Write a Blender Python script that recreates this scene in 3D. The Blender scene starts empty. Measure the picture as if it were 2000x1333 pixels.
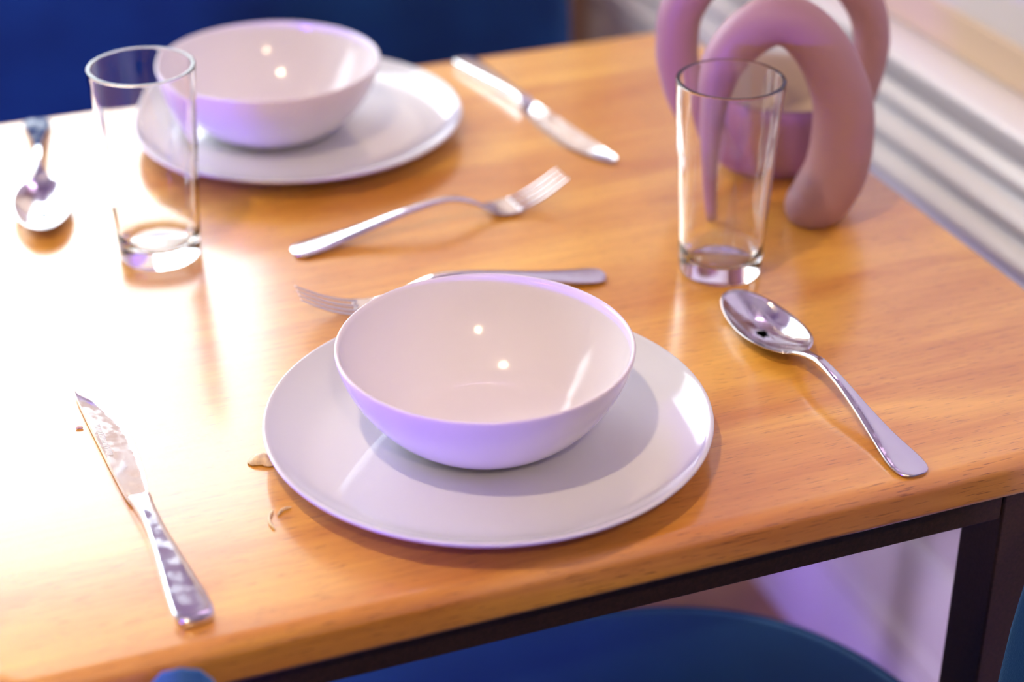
import bpy, bmesh, math, random
from mathutils import Vector, Matrix, noise
random.seed(7)
S = bpy.context.scene
COL = S.collection
TZ = 0.75                                   # height of the table top

# ------------------------------------------------------------------ camera
cd = bpy.data.cameras.new('camera')
cam = bpy.data.objects.new('camera', cd)
COL.objects.link(cam)
S.camera = cam
Xc = Vector((0.9338, -0.3579, -0.0012)); Yc = Vector((0.1789, 0.4637, 0.8677)); Zc = Vector((-0.310, -0.8105, 0.497))
cam.matrix_world = Matrix(((Xc.x, Yc.x, Zc.x, 0), (Xc.y, Yc.y, Zc.y, 0), (Xc.z, Yc.z, Zc.z, TZ + 0.613), (0, 0, 0, 1)))
cd.sensor_width = 36
cd.lens = 3630.4 / 2000 * 36
cd.clip_start = 0.05
cd.dof.use_dof = True
cd.dof.focus_distance = 1.13
cd.dof.aperture_fstop = 3.0

# ------------------------------------------------------------------ world, lights, exposure
W = bpy.data.worlds.new('daylight'); S.world = W; W.use_nodes = True
bg = W.node_tree.nodes['Background']
bg.inputs[0].default_value = (0.86, 0.95, 1.0, 1); bg.inputs[1].default_value = 11.5

def area(name, loc, target, size, power, col, size_y=None):
    l = bpy.data.lights.new(name, 'AREA'); l.energy = power; l.color = col
    l.shape = 'RECTANGLE' if size_y else 'SQUARE'; l.size = size
    if size_y: l.size_y = size_y
    o = bpy.data.objects.new(name, l); COL.objects.link(o); o.location = loc
    o.rotation_euler = (Vector(target) - Vector(loc)).to_track_quat('-Z', 'Y').to_euler()
    return o
portal = area('window_portal', (-0.33, 2.28, 1.38), (-0.33, 0, 1.38), 2.54, 1, (1, 1, 1), 0.92)
portal.data.cycles.is_portal = True
# violet strip lamp low on the left of the diner's side, pink uplight on the ceiling
area('violet_lamp', (-1.60, 0.10, 0.880), (0.33, 0.89, 0.775), 0.40, 52.0, (0.14, 0.04, 1.0), 0.04)
area('violet_strip', (-2.30, 0.80, 0.900), (0.4, 0.9, 0.79), 0.30, 8.0, (0.30, 0.12, 1.0), 0.05)
area('violet_skirting_fill', (-0.9, -0.5, 0.30), (0.93, 1.25, 0.14), 0.15, 1.1, (0.66, 0.52, 1.0), 0.5).data.spread = math.radians(24)  # added unseen fill that brightens the skirting and wall under the table
area('curtain_tint_fill', (0.72, 2.02, 2.46), (0.72, 2.14, 1.3), 0.5, 2.0, (0.90, 0.62, 0.95), 0.06)  # added violet-pink fill on the curtain for its reflection, no real fitting
area('violet_uplight', (0.6, -1.6, 1.0), (0.5, -0.9, 2.5), 0.5, 2.0, (0.85, 0.6, 0.85))
S.view_settings.view_transform = 'Standard'; S.view_settings.look = 'None'
S.view_settings.gamma = 1; S.view_settings.use_curve_mapping = False
S.view_settings.exposure = -0.38
S.cycles.max_bounces = 12; S.cycles.transmission_bounces = 10; S.cycles.transparent_max_bounces = 12
S.cycles.sample_clamp_indirect = 60.0

# ------------------------------------------------------------------ materials
def newmat(name):
    m = bpy.data.materials.new(name); m.use_nodes = True
    return m, m.node_tree, m.node_tree.nodes['Principled BSDF']
def setp(b, **k):
    for n, v in k.items():
        n = n.replace('_', ' ')
        if n in b.inputs: b.inputs[n].default_value = v
def plain(name, col, rough=0.5, bump=0, bscale=50, var=0, **k):
    m, t, b = newmat(name)
    setp(b, Base_Color=(*col, 1), Roughness=rough, **k)
    if bump or var:
        tc = t.nodes.new('ShaderNodeTexCoord'); n = t.nodes.new('ShaderNodeTexNoise')
        n.inputs['Scale'].default_value = bscale; n.inputs['Detail'].default_value = 4
        t.links.new(tc.outputs['Object'], n.inputs['Vector'])
        if bump:
            bp = t.nodes.new('ShaderNodeBump'); bp.inputs['Strength'].default_value = bump; bp.inputs['Distance'].default_value = 0.002
            t.links.new(n.outputs['Fac'], bp.inputs['Height']); t.links.new(bp.outputs[0], b.inputs['Normal'])
        if var:
            r = t.nodes.new('ShaderNodeValToRGB')
            r.color_ramp.elements[0].position = 0.3; r.color_ramp.elements[1].position = 0.7
            r.color_ramp.elements[0].color = (*[c * (1 - var) for c in col], 1)
            r.color_ramp.elements[1].color = (*[min(1, c * (1 + var)) for c in col], 1)
            t.links.new(n.outputs['Fac'], r.inputs[0]); t.links.new(r.outputs[0], b.inputs['Base Color'])
    return m

def wood_material():
    m, t, b = newmat('oiled_wood')
    N = t.nodes.new; L = t.links.new
    tc = N('ShaderNodeTexCoord')
    def noise_(sc, detail, rough=0.5, dist=0.0):
        mp = N('ShaderNodeMapping'); mp.inputs['Scale'].default_value = sc
        n = N('ShaderNodeTexNoise'); n.inputs['Scale'].default_value = 1; n.inputs['Detail'].default_value = detail
        n.inputs['Roughness'].default_value = rough; n.inputs['Distortion'].default_value = dist
        L(tc.outputs['Object'], mp.inputs[0]); L(mp.outputs[0], n.inputs['Vector']); return n
    def ramp(src, a, ca, bb, cb):
        r = N('ShaderNodeValToRGB'); e = r.color_ramp.elements
        e[0].position = a; e[1].position = bb; e[0].color = (*ca, 1); e[1].color = (*cb, 1)
        L(src, r.inputs[0]); return r
    broad = noise_((3.0, 16, 16), 4, 0.55, 0.6)
    grain = noise_((9, 260, 260), 5, 0.6, 0.2)
    pores = noise_((60, 1300, 1300), 2, 0.5)
    c0 = ramp(broad.outputs['Fac'], 0.32, (0.64, 0.245, 0.022), 0.68, (0.94, 0.52, 0.080))
    c1 = ramp(grain.outputs['Fac'], 0.30, (0.72, 0.66, 0.58), 0.65, (1.0, 1.0, 1.0))
    c2 = ramp(pores.outputs['Fac'], 0.31, (0.30, 0.20, 0.16), 0.37, (1.0, 1.0, 1.0))
    m1 = N('ShaderNodeMix'); m1.data_type = 'RGBA'; m1.blend_type = 'MULTIPLY'; m1.inputs[0].default_value = 0.5
    L(c0.outputs[0], m1.inputs[6]); L(c1.outputs[0], m1.inputs[7])
    m2 = N('ShaderNodeMix'); m2.data_type = 'RGBA'; m2.blend_type = 'MULTIPLY'; m2.inputs[0].default_value = 0.8
    L(m1.outputs[2], m2.inputs[6]); L(c2.outputs[0], m2.inputs[7])
    L(m2.outputs[2], b.inputs['Base Color'])
    rr = ramp(grain.outputs['Fac'], 0.3, (0.38,) * 3, 0.7, (0.30,) * 3)
    L(rr.outputs[0], b.inputs['Roughness'])
    bp = N('ShaderNodeBump'); bp.inputs['Strength'].default_value = 0.10; bp.inputs['Distance'].default_value = 0.0006
    L(grain.outputs['Fac'], bp.inputs['Height']); L(bp.outputs[0], b.inputs['Normal'])
    setp(b, IOR=1.55, Coat_Weight=1.0, Coat_IOR=1.62, Coat_Roughness=0.16)
    return m
WOOD = wood_material()
WHITE = plain('white_glaze', (0.66, 0.67, 0.69), 0.07, IOR=1.5)
BOWLW = plain('white_glaze_bowl', (0.79, 0.755, 0.785), 0.12, IOR=1.5)
MAUVE = plain('mauve_matt_ceramic', (0.40, 0.225, 0.225), 0.5, bump=0.15, bscale=300)
CREAM = plain('cream_glaze', (0.70, 0.60, 0.46), 0.4)
DARKM = plain('brown_powder_coated_steel', (0.050, 0.026, 0.017), 0.45, bump=0.1, bscale=400, var=0.25)
WALLP = plain('cream_wall_paint', (0.68, 0.64, 0.60), 0.7, bump=0.05, bscale=120)
BEIGE = plain('warm_bounce_beige', (0.66, 0.50, 0.33), 0.5, bump=0.03, bscale=80)  # beige stands in for warm light bounced onto the wall
DARKWALL = plain('dark_brown_wall_paint', (0.20, 0.15, 0.14), 0.7, bump=0.05, bscale=120)
TRIMP = plain('white_gloss_paint', (0.80, 0.77, 0.76), 0.25, bump=0.03, bscale=60)
CEILP = plain('mauve_ceiling_paint', (0.44, 0.36, 0.39), 0.8, bump=0.05, bscale=100)
FLOORM = plain('tan_floor', (0.40, 0.22, 0.12), 0.45, var=0.25, bscale=6)
CURT = plain('mauve_brown_curtain', (0.40, 0.25, 0.21), 0.85, var=0.12, bscale=14, Sheen_Weight=0.3)
_t = CURT.node_tree; _b = _t.nodes['Principled BSDF']; _o = _t.nodes['Material Output']
_tl = _t.nodes.new('ShaderNodeBsdfTranslucent'); _tl.inputs[0].default_value = (0.80, 0.62, 0.50, 1)
_mx = _t.nodes.new('ShaderNodeMixShader'); _mx.inputs[0].default_value = 0.30
_t.links.new(_b.outputs[0], _mx.inputs[1]); _t.links.new(_tl.outputs[0], _mx.inputs[2]); _t.links.new(_mx.outputs[0], _o.inputs[0])
PLASTIC = plain('white_frame_paint', (0.85, 0.85, 0.85), 0.35, bump=0.02, bscale=60)
FLAKE = plain('dried_food', (0.86, 0.70, 0.45), 0.35, var=0.2, bscale=300)
ETCH = plain('etched_steel', (0.85, 0.86, 0.86), 0.6)
BLACKM = plain('black_lamp_metal', (0.02, 0.015, 0.015), 0.4)

def velvet():
    m, t, b = newmat('blue_velvet')
    N = t.nodes.new; L = t.links.new
    tc = N('ShaderNodeTexCoord'); n = N('ShaderNodeTexNoise'); n.inputs['Scale'].default_value = 4; n.inputs['Detail'].default_value = 3
    L(tc.outputs['Object'], n.inputs['Vector'])
    r = N('ShaderNodeValToRGB'); e = r.color_ramp.elements
    e[0].position = 0.35; e[1].position = 0.68; e[0].color = (0.003, 0.022, 0.11, 1); e[1].color = (0.008, 0.068, 0.25, 1)
    L(n.outputs['Fac'], r.inputs[0]); L(r.outputs[0], b.inputs['Base Color'])
    n2 = N('ShaderNodeTexNoise'); n2.inputs['Scale'].default_value = 900; L(tc.outputs['Object'], n2.inputs['Vector'])
    bp = N('ShaderNodeBump'); bp.inputs['Strength'].default_value = 0.3; bp.inputs['Distance'].default_value = 0.001
    L(n2.outputs['Fac'], bp.inputs['Height']); L(bp.outputs[0], b.inputs['Normal'])
    setp(b, Roughness=0.75, Sheen_Weight=1.0, Sheen_Roughness=0.45, Sheen_Tint=(0.15, 0.4, 0.9, 1), Specular_IOR_Level=0.2)
    return m
VELVET = velvet()

def steel():
    m, t, b = newmat('polished_stainless_steel')
    N = t.nodes.new; L = t.links.new
    tc = N('ShaderNodeTexCoord'); n = N('ShaderNodeTexNoise'); n.inputs['Scale'].default_value = 130; n.inputs['Detail'].default_value = 4
    L(tc.outputs['Object'], n.inputs['Vector'])
    r = N('ShaderNodeValToRGB'); e = r.color_ramp.elements
    e[0].position = 0.42; e[1].position = 0.62; e[0].color = (0.09,) * 3 + (1,); e[1].color = (0.24,) * 3 + (1,)
    L(n.outputs['Fac'], r.inputs[0]); L(r.outputs[0], b.inputs['Roughness'])
    setp(b, Base_Color=(0.72, 0.72, 0.73, 1), Metallic=1.0)
    return m
STEEL = steel()

def glass():
    m, t, b = newmat('clear_drinking_glass')
    setp(b, Base_Color=(1, 1, 1, 1), Roughness=0.0, IOR=1.48, Transmission_Weight=1.0)
    return m
GLASS = glass()

def pane_mat():
    m = bpy.data.materials.new('window_glass'); m.use_nodes = True; t = m.node_tree
    t.nodes.clear(); N = t.nodes.new
    o = N('ShaderNodeOutputMaterial'); mx = N('ShaderNodeMixShader'); tr = N('ShaderNodeBsdfTransparent'); g = N('ShaderNodeBsdfGlossy')
    g.inputs['Roughness'].default_value = 0.02; mx.inputs[0].default_value = 0.06
    t.links.new(tr.outputs[0], mx.inputs[1]); t.links.new(g.outputs[0], mx.inputs[2]); t.links.new(mx.outputs[0], o.inputs[0])
    return m
PANE = pane_mat()

def emit(name, col, s):
    m = bpy.data.materials.new(name); m.use_nodes = True; t = m.node_tree; t.nodes.clear()
    o = t.nodes.new('ShaderNodeOutputMaterial'); e = t.nodes.new('ShaderNodeEmission')
    e.inputs[0].default_value = (*col, 1); e.inputs[1].default_value = s
    t.links.new(e.outputs[0], o.inputs[0]); return m
BULB = emit('glowing_bulb', (1.0, 0.80, 0.55), 9)

# ------------------------------------------------------------------ helpers
def link(name, me, mats, parent=None, smooth=True):
    for mm in (mats if isinstance(mats, (list, tuple)) else [mats]): me.materials.append(mm)
    if smooth:
        for p in me.polygons: p.use_smooth = True
    o = bpy.data.objects.new(name, me); COL.objects.link(o)
    if parent: o.parent = parent
    return o
def mesh(name, V, F):
    me = bpy.data.meshes.new(name); me.from_pydata([tuple(v) for v in V], [], F); me.update()
    bm = bmesh.new(); bm.from_mesh(me); bmesh.ops.recalc_face_normals(bm, faces=bm.faces); bm.to_mesh(me); bm.free()
    return me
def thing(name, label, cat, loc=(0, 0, 0), rot=0, group=None):
    o = bpy.data.objects.new(name, None); COL.objects.link(o); o.location = loc; o.rotation_euler = (0, 0, rot)
    o.empty_display_size = 0.05
    return tag(o, label, cat, group)
def tag(o, label, cat, group=None):
    o['label'] = label; o['category'] = cat
    if group: o['group'] = group
    return o
def struct(o):
    o['kind'] = 'structure'; return o
def bev(o, w, seg=3, ang=True):
    md = o.modifiers.new('bevel', 'BEVEL'); md.width = w; md.segments = seg
    if ang: md.limit_method = 'ANGLE'; md.angle_limit = math.radians(40)
    return o
def wn(o):
    md = o.modifiers.new('normals', 'WEIGHTED_NORMAL'); md.keep_sharp = False; return o
def sub(o, n=2):
    md = o.modifiers.new('subdivision', 'SUBSURF'); md.levels = n; md.render_levels = n; return o
def box(name, x0, x1, y0, y1, z0, z1, m, parent=None, bevel=0, seg=3):
    V = [(x, y, z) for x in (x0, x1) for y in (y0, y1) for z in (z0, z1)]
    F = [(0, 1, 3, 2), (4, 6, 7, 5), (0, 4, 5, 1), (2, 3, 7, 6), (0, 2, 6, 4), (1, 5, 7, 3)]
    o = link(name, mesh(name, V, F), m, parent, smooth=bool(bevel))
    if bevel: bev(o, bevel, seg); wn(o)
    return o
def lathe(name, prof, m, parent=None, n=96):
    """prof: list of (r, z), both ends may lie on the axis"""
    V = []; F = []; idx = []
    for r, z in prof:
        if r < 1e-6: idx.append([len(V)]); V.append((0, 0, z))
        else:
            idx.append(list(range(len(V), len(V) + n)))
            V += [(r * math.cos(2 * math.pi * k / n), r * math.sin(2 * math.pi * k / n), z) for k in range(n)]
    for a, b in zip(idx, idx[1:]):
        for k in range(n):
            q = (k + 1) % n
            if len(a) == 1 and len(b) == 1: continue
            if len(a) == 1: F.append((a[0], b[k], b[q]))
            elif len(b) == 1: F.append((a[k], a[q], b[0]))
            else: F.append((a[k], a[q], b[q], b[k]))
    return link(name, mesh(name, V, F), m, parent)
def cr(P, t):
    """Catmull-Rom through the control tuples"""
    n = len(P) - 1; u = t * n; i = min(int(u), n - 1); f = u - i
    p0 = P[max(i - 1, 0)]; p1 = P[i]; p2 = P[i + 1]; p3 = P[min(i + 2, n)]
    return [0.5 * (2 * b + (c - a) * f + (2 * a - 5 * b + 4 * c - d) * f * f + (3 * b - a - 3 * c + d) * f ** 3) for a, b, c, d in zip(p0, p1, p2, p3)]
def crc(P, t):
    n = len(P); u = t * n; i = int(u) % n; f = u - int(u)
    p0, p1, p2, p3 = P[(i - 1) % n], P[i], P[(i + 1) % n], P[(i + 2) % n]
    return [0.5 * (2 * b + (c - a) * f + (2 * a - 5 * b + 4 * c - d) * f * f + (3 * b - a - 3 * c + d) * f ** 3) for a, b, c, d in zip(p0, p1, p2, p3)]
def tube(name, P, m, parent=None, closed=False, seg=120, n=32, up=Vector((0.3579, 0.9338, 0)), zmin=None):
    """swept round tube through (x, y, z, r); up: normal of the plane of the path"""
    pts = [(crc(P, k / seg) if closed else cr(P, k / seg)) for k in range(seg if closed else seg + 1)]
    V = []; F = []; M = len(pts)
    for k, p in enumerate(pts):
        a = pts[(k - 1) % M] if closed else pts[max(k - 1, 0)]; b = pts[(k + 1) % M] if closed else pts[min(k + 1, M - 1)]
        T = (Vector(b[:3]) - Vector(a[:3])).normalized(); s = T.cross(up).normalized(); u2 = s.cross(T).normalized()
        for q in range(n):
            an = 2 * math.pi * q / n
            v = Vector(p[:3]) + (s * math.cos(an) + u2 * math.sin(an)) * p[3]
            if zmin is not None and v.z < zmin: v.z = zmin
            V.append(v)
    for k in range(M if closed else M - 1):
        for q in range(n):
            a = k * n; b = ((k + 1) % M) * n; r = (q + 1) % n
            F.append((a + q, a + r, b + r, b + q))
    if not closed:
        for end, k in ((pts[0], 0), (pts[-1], M - 1)):       # rounded ends
            nb = pts[1] if k == 0 else pts[-2]
            T = (Vector(end[:3]) - Vector(nb[:3])).normalized()
            base = [V[k * n + q] for q in range(n)]; prev = list(range(k * n, k * n + n)); c = Vector(end[:3])
            for j in (1, 2, 3, 4):
                an = j * math.pi / 2 / 5; cur = []
                for q in range(n):
                    v = c + (base[q] - c) * math.cos(an) + T * end[3] * math.sin(an)
                    if zmin is not None and v.z < zmin: v.z = zmin
                    cur.append(len(V)); V.append(v)
                for q in range(n): F.append((prev[q], prev[(q + 1) % n], cur[(q + 1) % n], cur[q]))
                prev = cur
            v = c + T * end[3]
            if zmin is not None and v.z < zmin: v.z = zmin
            V.append(v); ci = len(V) - 1
            for q in range(n): F.append((prev[q], prev[(q + 1) % n], ci))
    return link(name, mesh(name, V, F), m, parent)

def loft(name, st, m, parent=None, seg=60, nc=12, power=2.4):
    """bar along +x. st: (x, ycentre, halfwidth, zcentre, halfthick, dish); dish>0 hollows the top, <0 crowns it."""
    V = []; F = []; ring = 2 * nc
    for k in range(seg + 1):
        x, yc, w, zc, h, d = cr(st, k / seg)
        w = max(w, 0.0002); h = max(h, 0.0002)
        for side in (1, -1):
            for j in range(nc):
                an = math.pi * j / nc + (0 if side == 1 else math.pi)
                c = math.cos(an); s_ = math.sin(an)
                yy = w * math.copysign(abs(c) ** (2 / power), c); zz = h * math.copysign(abs(s_) ** (2 / power), s_)
                V.append((x, yc + yy, zc + zz - d * (1 - (yy / w) ** 2)))
    for k in range(seg):
        for q in range(ring):
            r = (q + 1) % ring; a = k * ring; b = a + ring
            F.append((a + q, a + r, b + r, b + q))
    F.append(tuple(range(ring))); F.append(tuple(range(seg * ring, seg * ring + ring)))
    return link(name, mesh(name, V, F), m, parent)

# ------------------------------------------------------------------ room shell
XW = 0.970; XL = -2.4; YB = -2.2; YF = 2.25; H = 2.55
struct(box('floor', XL, XW + 0.1, YB, YF + 0.1, -0.06, 0, FLOORM))
struct(box('ceiling', XL, XW + 0.1, YB, YF + 0.1, H, H + 0.06, CEILP))
struct(box('wall_right', XW, XW + 0.1, YB, YF + 0.1, 0, H, WALLP))
struct(box('wall_left', XL - 0.1, XL, YB - 0.1, YF + 0.1, 0, H, WALLP))
struct(box('wall_near', XL, XW + 0.1, YB - 0.1, YB, 0, H, DARKWALL))
# far wall with the window opening
WX0, WX1, WZ0, WZ1 = -1.60, 0.94, 0.92, 1.84
def wall_far():
    V = []; F = []
    for (x0, x1, z0, z1) in ((XL, WX0, 0, H), (WX1, XW, 0, H), (WX0, WX1, 0, WZ0), (WX0, WX1, WZ1, H)):
        b = len(V); V += [(x, y, z) for x in (x0, x1) for y in (YF, YF + 0.1) for z in (z0, z1)]
        F += [tuple(b + i for i in f) for f in ((0, 1, 3, 2), (4, 6, 7, 5), (0, 4, 5, 1), (2, 3, 7, 6), (0, 2, 6, 4), (1, 5, 7, 3))]
    return struct(link('wall_far', mesh('wall_far', V, F), WALLP, smooth=False))
wall_far()
win = struct(bpy.data.objects.new('window_1', None)); COL.objects.link(win); win.location = (0, 0, 0)
for a in ((WX0, WX0 + 0.05, WZ0, WZ1), (WX1 - 0.05, WX1, WZ0, WZ1)): box('window_jamb', a[0], a[1], YF + 0.02, YF + 0.07, a[2], a[3], PLASTIC, win, 0.004)
for z in (WZ0, WZ1 - 0.05): box('window_rail', WX0 + 0.05, WX1 - 0.05, YF + 0.02, YF + 0.07, z, z + 0.05, PLASTIC, win, 0.004)
MX = (-0.93, -0.26, 0.52)
for mx in MX: box('window_mullion', mx - 0.02, mx + 0.02, YF + 0.025, YF + 0.065, WZ0 + 0.05, WZ1 - 0.05, PLASTIC, win, 0.004)
for a, b in ((WX0 + 0.05, MX[0] - 0.02), (MX[0] + 0.02, MX[1] - 0.02), (MX[1] + 0.02, MX[2] - 0.02), (MX[2] + 0.02, WX1 - 0.05)): box('window_pane', a, b, YF + 0.043, YF + 0.047, WZ0 + 0.05, WZ1 - 0.05, PANE, win)

def profile_trim(name, pts, y0, y1, m):
    """closed (x, z) outline extruded along y"""
    n = len(pts); V = [(x, y, z) for y in (y0, y1) for x, z in pts]
    F = [(k, (k + 1) % n, n + (k + 1) % n, n + k) for k in range(n)] + [tuple(range(n)), tuple(range(n, 2 * n))]
    o = link(name, mesh(name, V, F), m, None, smooth=True); struct(o); return bev(o, 0.0015, 2)
# dado ledge at table height with its fluted front
def flute(zc, half, base, out, n=7):
    return [(base - out * math.sin(math.pi * k / (n - 1)), zc + half - 2 * half * k / (n - 1)) for k in range(n)]
nose = [(0.972, TZ - 0.013), (0.926, TZ - 0.0125)]
for k in range(8):
    an = math.pi / 2 + k * math.pi / 2 / 7
    nose.append((0.923 + 0.008 * math.cos(an) - 0.001, TZ - 0.0215 + 0.008 * math.sin(an)))
led = nose + [(0.917, TZ - 0.026), (0.924, TZ - 0.046)]
for zc in (-0.063, -0.100, -0.136, -0.172): led += flute(TZ + zc, 0.0125, 0.931, 0.011) + [(0.9365, TZ + zc - 0.0185)]
led += [(0.93, TZ - 0.20), (0.972, TZ - 0.20)]
profile_trim('trim_1', led, YB, YF, TRIMP)
box_ = struct(box('bounce_light_band', 0.964, XW, YB, YF, TZ - 0.013, TZ + 0.026, BEIGE, None, 0.003))  # added strip, coloured as the warm bounce light just above the ledge
# tall two-step skirting
sk = [(0.971, 0.0), (0.915, 0.0), (0.915, 0.085), (0.921, 0.105), (0.925, 0.112), (0.919, 0.122), (0.921, 0.132), (0.929, 0.140), (0.930, 0.222), (0.936, 0.236), (0.945, 0.240), (0.971, 0.240)]
profile_trim('baseboard_right', sk, YB, YF, TRIMP)
struct(box('wainscot_trim_3', 0.945, XW, YB, YF, 0.24, TZ - 0.20, WALLP)).name = 'trim_3'

# ------------------------------------------------------------------ curtain
def curtain(x0, x1, y, z0, z1, waves, label):
    V = []; F = []; n = 140; m = 12
    for s in (0,):
        for j in range(m + 1):
            z = z0 + (z1 - z0) * j / m
            for k in range(n + 1):
                u = k / n; a = 0.026 * math.sin(u * waves * 2 * math.pi + 0.4) + 0.008 * math.sin(u * waves * 5.1 + j * 0.2)
                V.append((x0 + (x1 - x0) * u, y + a + s * 0.004, z))
    w = n + 1; h = (m + 1) * w
    for j in range(m):
        for k in range(n):
            a = j * w + k; F.append((a, a + 1, a + w + 1, a + w))
    o = link('curtain', mesh('curtain', V, F), CURT)
    return tag(o, label, 'curtain')
curtain(0.50, 0.965, 2.17, 0.02, 2.48, 4.5, 'mauve-brown full-length curtain hanging behind the far blue chair, left of the vase')

# ------------------------------------------------------------------ table
TX0, TX1, TY0, TY1 = 0.012, 0.748, 0.7575, 1.4995
table = thing('dining_table', 'square honey-coloured wooden table on a dark brown steel frame, laid for two', 'table', (0.38, 1.128, 0))
def tabletop():
    n = 8; r = 0.022; th = 0.028
    cx, cy = 0.38, 1.128
    out = []
    for (x, y, a0) in ((TX1 - r, TY0 + r, -90), (TX1 - r, TY1 - r, 0), (TX0 + r, TY1 - r, 90), (TX0 + r, TY0 + r, 180)):
        for k in range(n + 1):
            a = math.radians(a0 + 90 * k / n); out.append((x + r * math.cos(a), y + r * math.sin(a), math.cos(a), math.sin(a)))
    prof = []                                                   # (inset, z): round-over above, smaller one below
    R1, R2 = 0.0095, 0.005
    for k in range(8): a = math.pi / 2 * k / 7; prof.append((R1 * (1 - math.sin(a)), TZ - R1 * (1 - math.cos(a))))
    for k in range(5): a = math.pi / 2 * k / 4; prof.append((R2 * (1 - math.cos(a)), TZ - th + R2 * (1 - math.sin(a))))
    V = []; F = []; N = len(out)
    for ins, z in prof: V += [(x - nx * ins - cx, y - ny * ins - cy, z) for x, y, nx, ny in out]
    for j in range(len(prof) - 1):
        for k in range(N): q = (k + 1) % N; F.append((j * N + k, j * N + q, (j + 1) * N + q, (j + 1) * N + k))
    F.append(tuple(range(N))); F.append(tuple((len(prof) - 1) * N + k for k in range(N)))
    o = link('tabletop', mesh('tabletop', V, F), WOOD, table)
    wn(o); return o
tabletop()
LX0, LX1, LY0, LY1 = 0.088 - 0.38, 0.668 - 0.38, 0.783 - 1.128, 1.475 - 1.128
zt = TZ - 0.0285; wl = 0.040
for x in (LX0, LX1 - wl):
    for y in (LY0, LY1 - wl): box('leg', x, x + wl, y, y + wl, 0, zt, DARKM, table, 0.002)
for y in (LY0 + 0.001, LY1 - wl + 0.001): box('apron_rail', LX0 + wl, LX1 - wl, y, y + wl - 0.002, TZ - 0.0645, zt, DARKM, table, 0.0015)
for x in (LX0 + 0.001, LX1 - wl + 0.001): box('side_rail', x, x + wl - 0.002, LY0 + wl, LY1 - wl, TZ - 0.0645, zt, DARKM, table, 0.0015)

# ------------------------------------------------------------------ plates and bowls
def plate(x, y, label):
    t = thing('plate', label, 'plate', (x, y, TZ), 0, 'white coupe dinner plates')
    prof = [(0, 0.0032), (0.070, 0.0032), (0.073, 0.0004), (0.078, 0.0002), (0.081, 0.0030), (0.098, 0.0050), (0.115, 0.0092), (0.128, 0.0144),
            (0.1335, 0.0170), (0.1352, 0.0186), (0.1350, 0.0198), (0.1338, 0.0202), (0.1322, 0.0196), (0.1295, 0.0178), (0.124, 0.0148), (0.116, 0.0117), (0.107, 0.0094),
            (0.098, 0.0080), (0.088, 0.0072), (0.075, 0.0068), (0.05, 0.0067), (0, 0.0067)]
    pts = []
    for k in range(len(prof) * 4 - 3): pts.append(tuple(max(0, v) if i == 0 else v for i, v in enumerate(cr(prof, k / (len(prof) * 4 - 4)))))
    pts[0] = prof[0]; pts[-1] = prof[-1]
    lathe('dish', pts, WHITE, t, 160)
    return t
def bowl(x, y, label):
    t = thing('bowl', label, 'bowl', (x, y, TZ + 0.0069), 0, 'white cereal bowls')
    hb = 0.0600; b0 = 0.040; R = 0.0889
    def ro(u, p=1.52): return b0 + (R - b0) * (1 - (1 - u) ** p) ** (1 / p)
    out = [(0, 0.0016), (0.030, 0.0016), (0.033, 0.0002), (0.037, 0.0)] + [(ro(k / 40), 0.0002 + (hb - 0.001) * k / 40) for k in range(1, 41)]
    rim = [(R - 0.0004, hb - 0.0002), (R - 0.0012, hb), (R - 0.0020, hb - 0.0004)]
    inn = [(ro(k / 40) - 0.0026, max(0.0050, 0.0002 + (hb - 0.001) * k / 40)) for k in range(39, 4, -1)] + [(0.0455, 0.0047), (0.041, 0.0044), (0.036, 0.0042), (0.03, 0.0041), (0.02, 0.0040), (0, 0.0040)]
    inn = [(r, z) for i, (r, z) in enumerate(inn)]
    lathe('body', out + rim + inn, BOWLW, t, 160)
    return t
plate(0.3258, 0.8916, 'white plate nearest the camera, under the nearer bowl')
bowl(0.3251, 0.8943, 'empty white bowl on the plate nearest the camera')
plate(0.3408, 1.3841, 'white plate at the far table edge, behind the left glass')
bowl(0.3218, 1.3872, 'empty white bowl on the far plate, partly behind the left glass')

# ------------------------------------------------------------------ glasses
def tumbler(x, y, label):
    t = thing('drinking_glass', label, 'glass', (x, y, TZ), 0, 'clear straight tumblers')
    h = 0.1447; r0 = 0.0290; r1 = 0.0371; w = 0.0029; b = 0.0115
    out = [(0, 0.0012), (0.018, 0.0010), (0.0245, 0.0003), (0.0262, 0.0), (0.0278, 0.0006), (0.0290, 0.0024)]
    out += [(r0 + (r1 - r0) * k / 12, 0.0024 + (h - 0.0040) * k / 12) for k in range(1, 13)]
    rim = [(r1 - w / 2 + w / 2 * math.copysign(abs(math.cos(math.pi * k / 12)) ** 0.6, math.cos(math.pi * k / 12)), h - 0.0009 + 0.0009 * math.sin(math.pi * k / 12) ** 0.6) for k in range(1, 12)]
    inn = [(r0 + (r1 - r0) * k / 12 - w, 0.0024 + (h - 0.0040) * k / 12) for k in range(12, 1, -1)]
    inn = [(r, z) for r, z in inn if z > b + 0.006] + [(r0 - 0.0018, b + 0.005), (r0 - 0.0045, b + 0.0014), (r0 - 0.009, b), (0, b - 0.0008)]
    lathe('tumbler_body', out + rim + inn, GLASS, t, 128)
    return t
tumbler(0.1909, 1.2097, 'clear tumbler on the left, in front of the far plate')
tumbler(0.5570, 1.0428, 'clear tumbler on the right, in front of the mauve vase')

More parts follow.
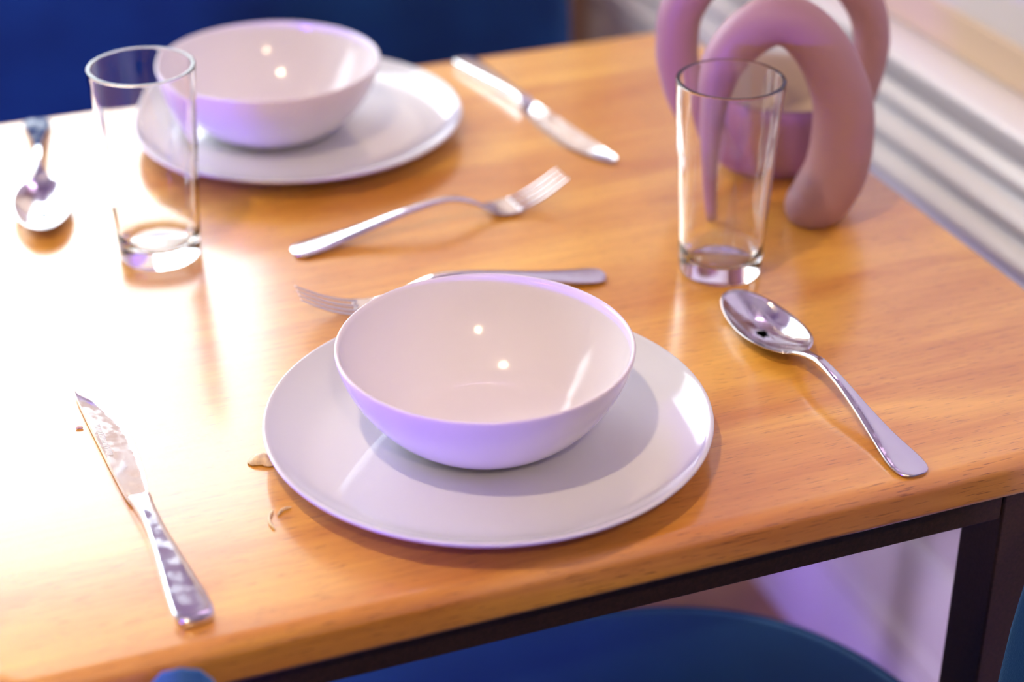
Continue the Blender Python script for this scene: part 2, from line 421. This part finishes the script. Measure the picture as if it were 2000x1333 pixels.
# ------------------------------------------------------------------ cutlery (all along +x, handle end at x = 0)
def handle(parent, L, neck=0.0042, wid=0.0105, rise=0.0, base=0.0022, th=0.0017):
    st = [(0.0000, 0, 0.0025, base, th * .5, 0), (0.0012, 0, 0.0062, base, th * .9, 0), (0.004, 0, wid * 0.87, base, th, 0), (0.009, 0, wid, base, th, 0), (0.022, 0, wid * 0.98, base + rise * .02, th, -0.0006), (0.045, 0, wid * 0.78, base + rise * 0.12, th, -0.0010),
          (0.075, 0, wid * 0.56, base + rise * 0.45, th * 1.05, -0.0010), (0.100, 0, (neck + wid * 0.42) / 2, base + rise * 0.85, th * 1.1, -0.0006), (L, 0, neck, base + rise, th * 1.1, 0)]
    xs = [s[0] for s in st]
    return loft('handle', st, STEEL, parent, 90, 12, 3.0)

def knife(loc, rot, label, etched=False, tilt=0.0019):
    t = thing('table_knife', label, 'knife', loc, rot, 'steel table knives')
    st = [(0.0000, 0, 0.0040, 0.0027, 0.0014, 0), (0.0012, 0, 0.0078, 0.0027, 0.0022, 0), (0.004, 0, 0.0096, 0.0028, 0.0026, 0), (0.010, 0, 0.0106, 0.0029, 0.0028, 0), (0.025, 0, 0.0099, 0.0032, 0.0031, 0),
          (0.050, 0, 0.0077, 0.0036, 0.0035, 0), (0.080, 0, 0.0053, 0.0041, 0.0040, 0), (0.100, 0, 0.0048, 0.0044, 0.0043, 0), (0.114, 0, 0.0056, 0.0042, 0.0040, 0), (0.121, 0, 0.0064, 0.0034, 0.0022, 0)]
    loft('handle', st, STEEL, t, 80, 12, 4.5)
    # blade: straight back on +y, bellied edge on -y
    b = [(0.1195, 0.0006, 0.0055), (0.128, 0.0003, 0.0068), (0.142, -0.0006, 0.0082), (0.160, -0.0013, 0.0094), (0.182, -0.0017, 0.0102), (0.202, -0.0012, 0.0101), (0.218, 0.0006, 0.0085), (0.232, 0.0030, 0.0062), (0.242, 0.0053, 0.0038), (0.2475, 0.0072, 0.0016)]
    V = []; F = []; n = 70; m = 10
    for k in range(n + 1):
        x, yc, w = cr(b, k / n)
        for s in (1, -1):
            for j in range(m + 1):
                v = -1 + 2 * j / m; top = 0.0048 + tilt * (v - 1) if v > -0.72 else 0.0015 + 0.0002 * (v + 0.72)   # thick back at +y, thin belly at -y
                V.append((x, yc + v * w, top if s == 1 else 0.0011))
    r = 2 * (m + 1)
    for k in range(n):
        a = k * r; bb = a + r
        for j in range(m):
            F.append((a + j, a + j + 1, bb + j + 1, bb + j)); F.append((a + m + 1 + j, bb + m + 1 + j, bb + m + 2 + j, a + m + 2 + j))
        F.append((a, bb, bb + m + 1, a + m + 1)); F.append((a + m, a + 2 * m + 1, bb + 2 * m + 1, bb + m))
    for a in (0, n * r):
        F.append(tuple([a + j for j in range(m + 1)] + [a + m + 1 + j for j in range(m, -1, -1)]))
    t.scale = (1.03, 1.0, 1.25)
    bl = link('blade', mesh('blade', V, F), STEEL, t)
    md = bl.modifiers.new('edges', 'EDGE_SPLIT'); md.split_angle = math.radians(35)
    if etched:                                                 # worn illegible maker's line along the back of the blade
        V = []; F = []; x = 0.168
        while x < 0.204:
            wv = random.uniform(0.0006, 0.0014); y = 0.0052; dy = random.uniform(0.0028, 0.0040); b0 = len(V)
            V += [(x, y - dy / 2, 0.00455), (x + wv, y - dy / 2, 0.00455), (x + wv, y + dy / 2, 0.00455), (x, y + dy / 2, 0.00455),
                  (x, y - dy / 2, 0.0035), (x + wv, y - dy / 2, 0.0035), (x + wv, y + dy / 2, 0.0035), (x, y + dy / 2, 0.0035)]
            F += [tuple(b0 + i for i in f) for f in ((0, 1, 2, 3), (7, 6, 5, 4), (0, 4, 5, 1), (1, 5, 6, 2), (2, 6, 7, 3), (3, 7, 4, 0))]
            x += wv + random.uniform(0.0003, 0.0010)
        e = link('etched_mark', mesh('etched_mark', V, F), ETCH, bl, smooth=False)
        e['label'] = 'worn pale etched marks near the back of the blade'
    return t

def spoon(loc, rot, label):
    t = thing('table_spoon', label, 'spoon', loc, rot, 'steel table spoons')
    st = [(0.0000, 0, 0.0030, 0.0020, 0.0008, 0), (0.0012, 0, 0.0068, 0.0020, 0.0011, 0), (0.004, 0, 0.0096, 0.0021, 0.0013, 0), (0.010, 0, 0.0112, 0.0024, 0.0013, -0.0003), (0.024, 0, 0.0108, 0.0034, 0.0013, -0.0006), (0.048, 0, 0.0080, 0.0062, 0.0014, -0.0008),
          (0.080, 0, 0.0052, 0.0115, 0.0016, -0.0008), (0.110, 0, 0.0038, 0.0162, 0.0018, -0.0005), (0.135, 0, 0.0032, 0.0178, 0.0020, 0), (0.150, 0, 0.0032, 0.0158, 0.0020, 0), (0.1635, 0, 0.0050, 0.0128, 0.0018, 0.0006), (0.1700, 0, 0.0078, 0.0113, 0.0011, 0.0022)]
    st = [(a[0] * (0.83 if a[0] > 0.02 else 1.0),) + a[1:] for a in st]
    loft('handle', st, STEEL, t, 110, 10, 3.0)
    # hollow egg-shaped bowl
    V = []; F = []; nr, na = 16, 64; x0, x1 = 0.1375, 0.2315; Lx = x1 - x0
    def outline(a):
        u = (1 - math.cos(a)) / 2; s = math.sin(a)
        w = 0.0216 * abs(s) ** 0.92 * (1.06 - 0.22 * (u - 0.35))
        return x0 + Lx * u, math.copysign(w, s), u
    def add(off, th):
        ids = []
        for i in range(nr + 1):
            f = i / nr; row = []
            for k in range(na):
                a = 2 * math.pi * k / na; ox, oy, u = outline(a)
                cx = x0 + Lx * 0.50
                x = cx + (ox - cx) * f; y = oy * f
                rim = 0.0112 + 0.0008 * math.cos(2 * math.pi * (x - x0) / Lx) - 0.0012 * ((x - x0) / Lx)
                z = rim - 0.0098 * (1 - f ** 2.3) - off * (0.55 + 0.45 * (1 - f))
                row.append(len(V)); V.append((x, y * (1 if off == 0 else 0.996), max(z, 0.0002)))
                if i == 0: break
            ids.append(row)
        for i in range(1, nr + 1):
            for k in range(na):
                q = (k + 1) % na
                if i == 1: F.append((ids[0][0], ids[1][k], ids[1][q]))
                else: F.append((ids[i - 1][k], ids[i][k], ids[i][q], ids[i - 1][q]))
        return ids[-1]
    a = add(0, 0); b = add(0.0014, 0)
    for k in range(na): q = (k + 1) % na; F.append((a[k], a[q], b[q], b[k]))
    link('spoon_bowl', mesh('spoon_bowl', V, F), STEEL, t)
    return t

def fork(loc, rot, label):
    t = thing('table_fork', label, 'fork', loc, rot, 'steel table forks')
    st = [(0.0000, 0, 0.0030, 0.0022, 0.0008, 0), (0.0012, 0, 0.0068, 0.0022, 0.0012, 0), (0.004, 0, 0.0096, 0.0023, 0.0015, 0), (0.010, 0, 0.0110, 0.0026, 0.0015, -0.0003), (0.024, 0, 0.0104, 0.0040, 0.0015, -0.0006), (0.048, 0, 0.0078, 0.0080, 0.0016, -0.0008),
          (0.080, 0, 0.0052, 0.0142, 0.0017, -0.0008), (0.105, 0, 0.0040, 0.0182, 0.0019, -0.0004), (0.124, 0, 0.0034, 0.0188, 0.0020, 0), (0.140, 0, 0.0034, 0.0140, 0.0020, 0), (0.150, 0, 0.0050, 0.0085, 0.0017, 0)]
    loft('handle', st, STEEL, t, 100, 10, 3.0)
    hd = [(0.147, 0, 0.0044, 0.0098, 0.0015, 0), (0.153, 0, 0.0072, 0.0068, 0.0012, 0), (0.160, 0, 0.0112, 0.0040, 0.0010, 0.0008), (0.168, 0, 0.0128, 0.0032, 0.0009, 0.0011), (0.176, 0, 0.0130, 0.0036, 0.0009, 0.0010), (0.180, 0, 0.0129, 0.0042, 0.0009, 0.0008)]
    loft('head', hd, STEEL, t, 40, 12, 3.0)
    for k in range(4):
        y0 = (-1.5 + k) * 0.0069; dz = -0.0007 * (1 - abs(k - 1.5) / 1.5)
        st = [(0.177, y0, 0.0021, 0.0038 + dz, 0.0009, 0), (0.188, y0 * 1.0, 0.0016, 0.0064 + dz * .8, 0.0009, 0), (0.200, y0 * 1.0, 0.0014, 0.0110 + dz * .5, 0.0009, 0), (0.211, y0 * 0.99, 0.0012, 0.0170, 0.0008, 0), (0.2185, y0 * 0.96, 0.0008, 0.0216, 0.0005, 0)]
        loft('tine', st, STEEL, t, 24, 6, 3.0)
    return t
def along(a, b): return math.atan2(b[1] - a[1], b[0] - a[0])
KN = ((0.1215, 0.7765), (0.1085, 1.0330))
k1 = knife((*KN[0], TZ), along(*KN), 'steel knife on the pale sheen at the left, left of the nearer plate', etched=True)
KF = ((0.5195, 1.4860), (0.5530, 1.2335))
knife((*KF[0], TZ), along(*KF), 'steel knife pointing at the right glass, right of the far plate', tilt=0.0023)
spoon((0.5470, 0.7625, TZ), along((0.5470, 0.7625), (0.5405, 0.9930)), 'steel spoon right of the nearer plate, hollow side up')
spoon((0.1440, 1.4880, TZ), along((0.1440, 1.4880), (0.1150, 1.2500)), 'steel spoon at the far left edge of the table, pointing at the camera')
fork((0.2790, 1.1740, TZ), along((0.2790, 1.1740), (0.4960, 1.1900)), 'steel fork between the two plates, tines pointing right')
fork((0.4760, 1.0610, TZ), along((0.4760, 1.0610), (0.2610, 1.0760)), 'steel fork half hidden behind the nearer bowl, tines pointing left')

# ------------------------------------------------------------------ mauve knot vase
vase = thing('knot_vase', 'matt mauve ceramic vase of looped tubes at the right table edge', 'vase', (0, 0, 0))
FRONT = [[0.5851, 1.1168, 0.7545, 0.0050], [0.5822, 1.1179, 0.7837, 0.0068], [0.5808, 1.1184, 0.8124, 0.0086], [0.5819, 1.118, 0.8406, 0.0115], [0.5864, 1.1163, 0.8682, 0.0154], [0.5988, 1.1115, 0.8915, 0.0175], [0.6166, 1.1047, 0.9059, 0.0181], [0.6336, 1.0982, 0.9048, 0.0185], [0.6506, 1.0917, 0.8895, 0.0197], [0.6628, 1.087, 0.8681, 0.0206], [0.6709, 1.0839, 0.8445, 0.0218], [0.6731, 1.0831, 0.8184, 0.0228], [0.6706, 1.084, 0.7918, 0.0234], [0.6625, 1.0871, 0.7712, 0.0232], [0.6573, 1.0891, 0.7630, 0.0215]]
BACK = [[0.5938, 1.2015, 0.8565, 0.0163], [0.5971, 1.2002, 0.8889, 0.0169], [0.6189, 1.1919, 0.9206, 0.0171], [0.6568, 1.1774, 0.9361, 0.017], [0.6967, 1.1621, 0.9224, 0.0159], [0.7222, 1.1523, 0.8927, 0.0146], [0.731, 1.1489, 0.8624, 0.0139], [0.729, 1.1497, 0.8356, 0.0141], [0.722, 1.1524, 0.8104, 0.015], [0.7076, 1.1579, 0.7860, 0.0167], [0.6866, 1.166, 0.7710, 0.0192], [0.6644, 1.1745, 0.7690, 0.0190], [0.6415, 1.1833, 0.7740, 0.0184], [0.62, 1.1915, 0.7890, 0.0167], [0.6039, 1.1976, 0.8148, 0.0162], [0.5968, 1.2004, 0.8358, 0.016]]
tube('front_loop', FRONT, MAUVE, vase, zmin=TZ)
tube('rear_loop', BACK, MAUVE, vase, closed=True, zmin=TZ)
cup = lathe('vase_cup', [(0, 0.0), (0.036, 0.0), (0.040, 0.002), (0.049, 0.014), (0.058, 0.035), (0.0620, 0.058), (0.0622, 0.0655), (0.0610, 0.0665), (0.0596, 0.0655)], MAUVE, vase)
cup.location = (0.684, 1.196, TZ)
ci = lathe('cup_lining', [(0.0612, 0.0670), (0.0596, 0.0662), (0.0588, 0.058), (0.055, 0.035), (0.046, 0.014), (0.036, 0.008), (0, 0.006)], CREAM, cup)
ci['label'] = 'cream glazed inside of the mauve cup'

# ------------------------------------------------------------------ crumbs
def flake(name, x, y, rot, L, Wd, label, curl=0.002):
    V = []; F = []; n, m = 12, 6
    for s in (0, 1):
        for i in range(n + 1):
            u = i / n; w = Wd * (math.sin(math.pi * min(1, u * 0.94 + 0.03)) ** 0.7) * (1 + 0.2 * math.sin(u * 9))
            for j in range(m + 1):
                v = -1 + 2 * j / m
                z = 0.0004 + curl * (1 - v * v) * math.sin(math.pi * u) + 0.0004 * math.sin(u * 14 + v * 3) ** 2
                V.append((L * (u - 0.5), w * v + 0.15 * L * math.sin(u * 3), z + (0.0006 if s else 0)))
    w_ = m + 1; h = (n + 1) * w_
    for i in range(n):
        for j in range(m):
            a = i * w_ + j; F.append((a, a + 1, a + w_ + 1, a + w_)); F.append((h + a, h + a + w_, h + a + w_ + 1, h + a + 1))
    rimi = [j for j in range(w_)] + [i * w_ + m for i in range(1, n + 1)] + [n * w_ + j for j in range(m - 1, -1, -1)] + [i * w_ for i in range(n - 1, 0, -1)]
    for a, b in zip(rimi, rimi[1:] + rimi[:1]): F.append((a, b, h + b, h + a))
    o = link(name, mesh(name, V, F), FLAKE); o.location = (x, y, TZ); o.rotation_euler = (0, 0, rot)
    return tag(o, label, 'crumb')
flake('food_flake', 0.1905, 0.9155, -0.55, 0.0170, 0.0056, 'pale curled food flake touching the left rim of the nearer plate', 0.0048)
flake('food_shred', 0.1830, 0.8560, 1.35, 0.0190, 0.0011, 'thin pale dried shred on the table left below the nearer plate', 0.0012)
flake('food_shred', 0.1905, 0.8620, 0.5, 0.0110, 0.0010, 'short curved shred beside the plate shadow, right of the longer shred', 0.0012)
flake('food_crumb', 0.0960, 0.9935, -0.2, 0.0045, 0.0013, 'tiny brown crumb left of the knife blade', 0.0008)

# ------------------------------------------------------------------ chairs
def soft(name, out, z0, z1, m, parent, inset=0.012, lv=2):
    """cushion slab from an (x, y) outline with puffed top and rolled edges"""
    n = len(out); cx = sum(p[0] for p in out) / n; cy = sum(p[1] for p in out) / n
    V = []; F = []; rings = [(0.94, z0), (1.0, z0 + 0.012), (1.0, z1 - 0.018), (0.985, z1 - 0.005), (0.95, z1), (0.7, z1 + 0.004), (0.35, z1 + 0.006)]
    for f, z in rings: V += [(cx + (x - cx) * f, cy + (y - cy) * f, z) for x, y in out]
    for j in range(len(rings) - 1):
        for k in range(n): q = (k + 1) % n; F.append((j * n + k, j * n + q, (j + 1) * n + q, (j + 1) * n + k))
    F.append(tuple(range(n))); F.append(tuple((len(rings) - 1) * n + k for k in range(n)))
    return link(name, mesh(name, V, F), m, parent)
def superell(cx, cy, a, b, p, n=72):
    o = []
    for k in range(n):
        t = 2 * math.pi * k / n; c, s = math.cos(t), math.sin(t)
        o.append((cx + a * math.copysign(abs(c) ** (2 / p), c), cy + b * math.copysign(abs(s) ** (2 / p), s)))
    return o
def arc_wall(name, path, thick, z0, ztop, m, parent, n=60, front=None):
    """padded upright shell following a path of (x, y); ztop(u) gives its top edge"""
    V = []; F = []; sec = 24
    for k in range(n + 1):
        u = k / n; x, y = cr(path, u); xa, ya = cr(path, max(0, u - 0.01)); xb, yb = cr(path, min(1, u + 0.01))
        d = Vector((xb - xa, yb - ya, 0)).normalized(); nn = Vector((-d.y, d.x, 0)); zt_ = ztop(u)
        hh = (zt_ - z0) / 2; zc = (zt_ + z0) / 2; e = min(1.0, 0.5 + min(u, 1 - u) * 25) ** 0.5
        for q in range(sec):
            an = 2 * math.pi * q / sec; c, s = math.cos(an), math.sin(an)
            oy = thick / 2 * e * math.copysign(abs(c) ** 0.7, c); oz = hh * math.copysign(abs(s) ** 0.35, s)
            V.append((x + nn.x * oy, y + nn.y * oy, zc + oz))
    for k in range(n):
        for q in range(sec): r = (q + 1) % sec; F.append((k * sec + q, k * sec + r, (k + 1) * sec + r, (k + 1) * sec + q))
    F.append(tuple(range(sec))); F.append(tuple(n * sec + q for q in range(sec)))
    return link(name, mesh(name, V, F), m, parent)
def rod(name, a, b, r, m, parent):
    a = Vector(a); b = Vector(b)
    P = [(*a.lerp(b, k / 3), r + (r * 0.35) * (1 - k / 3)) for k in range(4)]
    return tube(name, P, m, parent, seg=6, n=14, up=Vector((0, 1, 0.01)))
# near tub chair
nc = thing('velvet_chair', 'blue velvet tub chair tucked under the near side of the table', 'chair', (0.36, 0.70, 0), 0, 'blue velvet dining chairs')
seat_out = superell(0, 0.065, 0.315, 0.315, 3.0)
soft('seat', seat_out, 0.36, 0.448, VELVET, nc)
pp = [(x * 0.992, 0.065 + (y - 0.065) * 0.992, 0.440, 0.0032) for x, y in seat_out]
tube('seat_piping', pp, VELVET, nc, closed=True, seg=144, n=10, up=Vector((0, 0, 1)))
arc_wall('back_shell', [(-0.250, 0.064), (-0.272, -0.06), (-0.25, -0.28), (-0.10, -0.385), (0.08, -0.385), (0.235, -0.31), (0.268, -0.12), (0.258, 0.035)], 0.05, 0.40,
         lambda u: TZ + 0.003 - 0.26 * (1 - min(1, min(u, 1 - u) * 1.35 / 0.045)) ** 1.6, VELVET, nc, 260)
for x, y in ((-0.22, -0.15), (0.22, -0.15), (-0.22, 0.24), (0.22, 0.24)): rod('leg', (x * 1.1, y * 1.15 , 0.012), (x, y, 0.37), 0.010, BLACKM, nc)
# far chair
fc = thing('velvet_chair', 'blue velvet chair with upright back behind the far side of the table', 'chair', (0.32, 1.56, 0), 0, 'blue velvet dining chairs')
soft('seat', superell(0, -0.02, 0.26, 0.24, 4.0), 0.36, 0.46, VELVET, fc)
def flat_back():
    V = []; F = []; nx, nz = 30, 20
    Wh, z0, z1 = 0.435, 0.34, 0.86
    for s in (0, 1):
        for j in range(nz + 1):
            for k in range(nx + 1):
                u = -1 + 2 * k / nx; v = j / nz
                x = Wh * u; z = z0 + (z1 - z0) * v
                puff = 0.022 * (1 - u ** 6) * (1 - (2 * v - 1) ** 6) + 0.012
                V.append((x, 0.245 + 0.05 * v + (-puff if s else puff) - 0.03 * u * u, z))
    w = nx + 1; h = (nz + 1) * w
    for j in range(nz):
        for k in range(nx):
            a = j * w + k; F.append((a, a + 1, a + w + 1, a + w)); F.append((h + a, h + a + w, h + a + w + 1, h + a + 1))
    rim = list(range(w)) + [j * w + nx for j in range(1, nz + 1)] + [nz * w + k for k in range(nx - 1, -1, -1)] + [j * w for j in range(nz - 1, 0, -1)]
    for a, b in zip(rim, rim[1:] + rim[:1]): F.append((a, b, h + b, h + a))
    return link('backrest', mesh('backrest', V, F), VELVET, fc)
flat_back()
for x, y in ((-0.20, -0.2), (0.20, -0.2), (-0.20, 0.2), (0.20, 0.2)): rod('leg', (x * 1.1, y * 1.15, 0.012), (x, y, 0.37), 0.010, BLACKM, fc)

# ------------------------------------------------------------------ light fittings (they show only as reflections in the bowls and the spoon)
lamp = thing('ceiling_lamp', 'black spider ceiling lamp with small glowing bulbs above the table', 'lamp', (0.55, 0.35, H))
lathe('ceiling_rose', [(0, 0), (0.07, 0), (0.07, -0.02), (0.014, -0.03), (0.014, -0.30), (0.13, -0.36), (0.16, -0.42), (0.10, -0.47), (0, -0.49)], BLACKM, lamp, 32)
for k in range(6):
    a = 2 * math.pi * k / 6 + 0.5; rr = 0.42
    P = [(0.02 * math.cos(a), 0.02 * math.sin(a), -0.36, 0.02), (rr * .5 * math.cos(a), rr * .5 * math.sin(a), -0.30, 0.02), (rr * math.cos(a), rr * math.sin(a), -0.42, 0.014)]
    arm = tube('arm', P, BLACKM, lamp, seg=12, n=10, up=Vector((-math.sin(a), math.cos(a), 0)))
    bb = lathe('bulb', [(0.0, 0.0), (0.008, -0.004), (0.010, -0.015), (0.017, -0.03), (0.019, -0.042), (0.015, -0.055), (0.0, -0.062)], BULB, lamp, 24)
    bb.location = (rr * math.cos(a), rr * math.sin(a), -0.425)
def spot(x, y, r, power, label):
    t = thing('ceiling_spotlight', label, 'lamp', (x, y, H - 0.001), 0)
    lathe('trim_ring', [(r, 0), (r + 0.016, 0), (r + 0.018, -0.006), (r + 0.002, -0.010), (r, -0.006), (r, 0)], PLASTIC, t, 40)
    lathe('lens', [(0, -0.004), (r, -0.004), (r, -0.001), (0, -0.001)], emit('spot_lens', (1.0, 0.76, 0.46), power), t, 32)
spot(-0.28, 0.49, 0.045, 1100, 'recessed warm ceiling spotlight left of the table')
spot(-0.12, -1.02, 0.075, 480, 'larger recessed warm ceiling spotlight behind the camera')
spot(-0.75, 1.95, 0.03, 120, 'small recessed ceiling spotlight near the window')
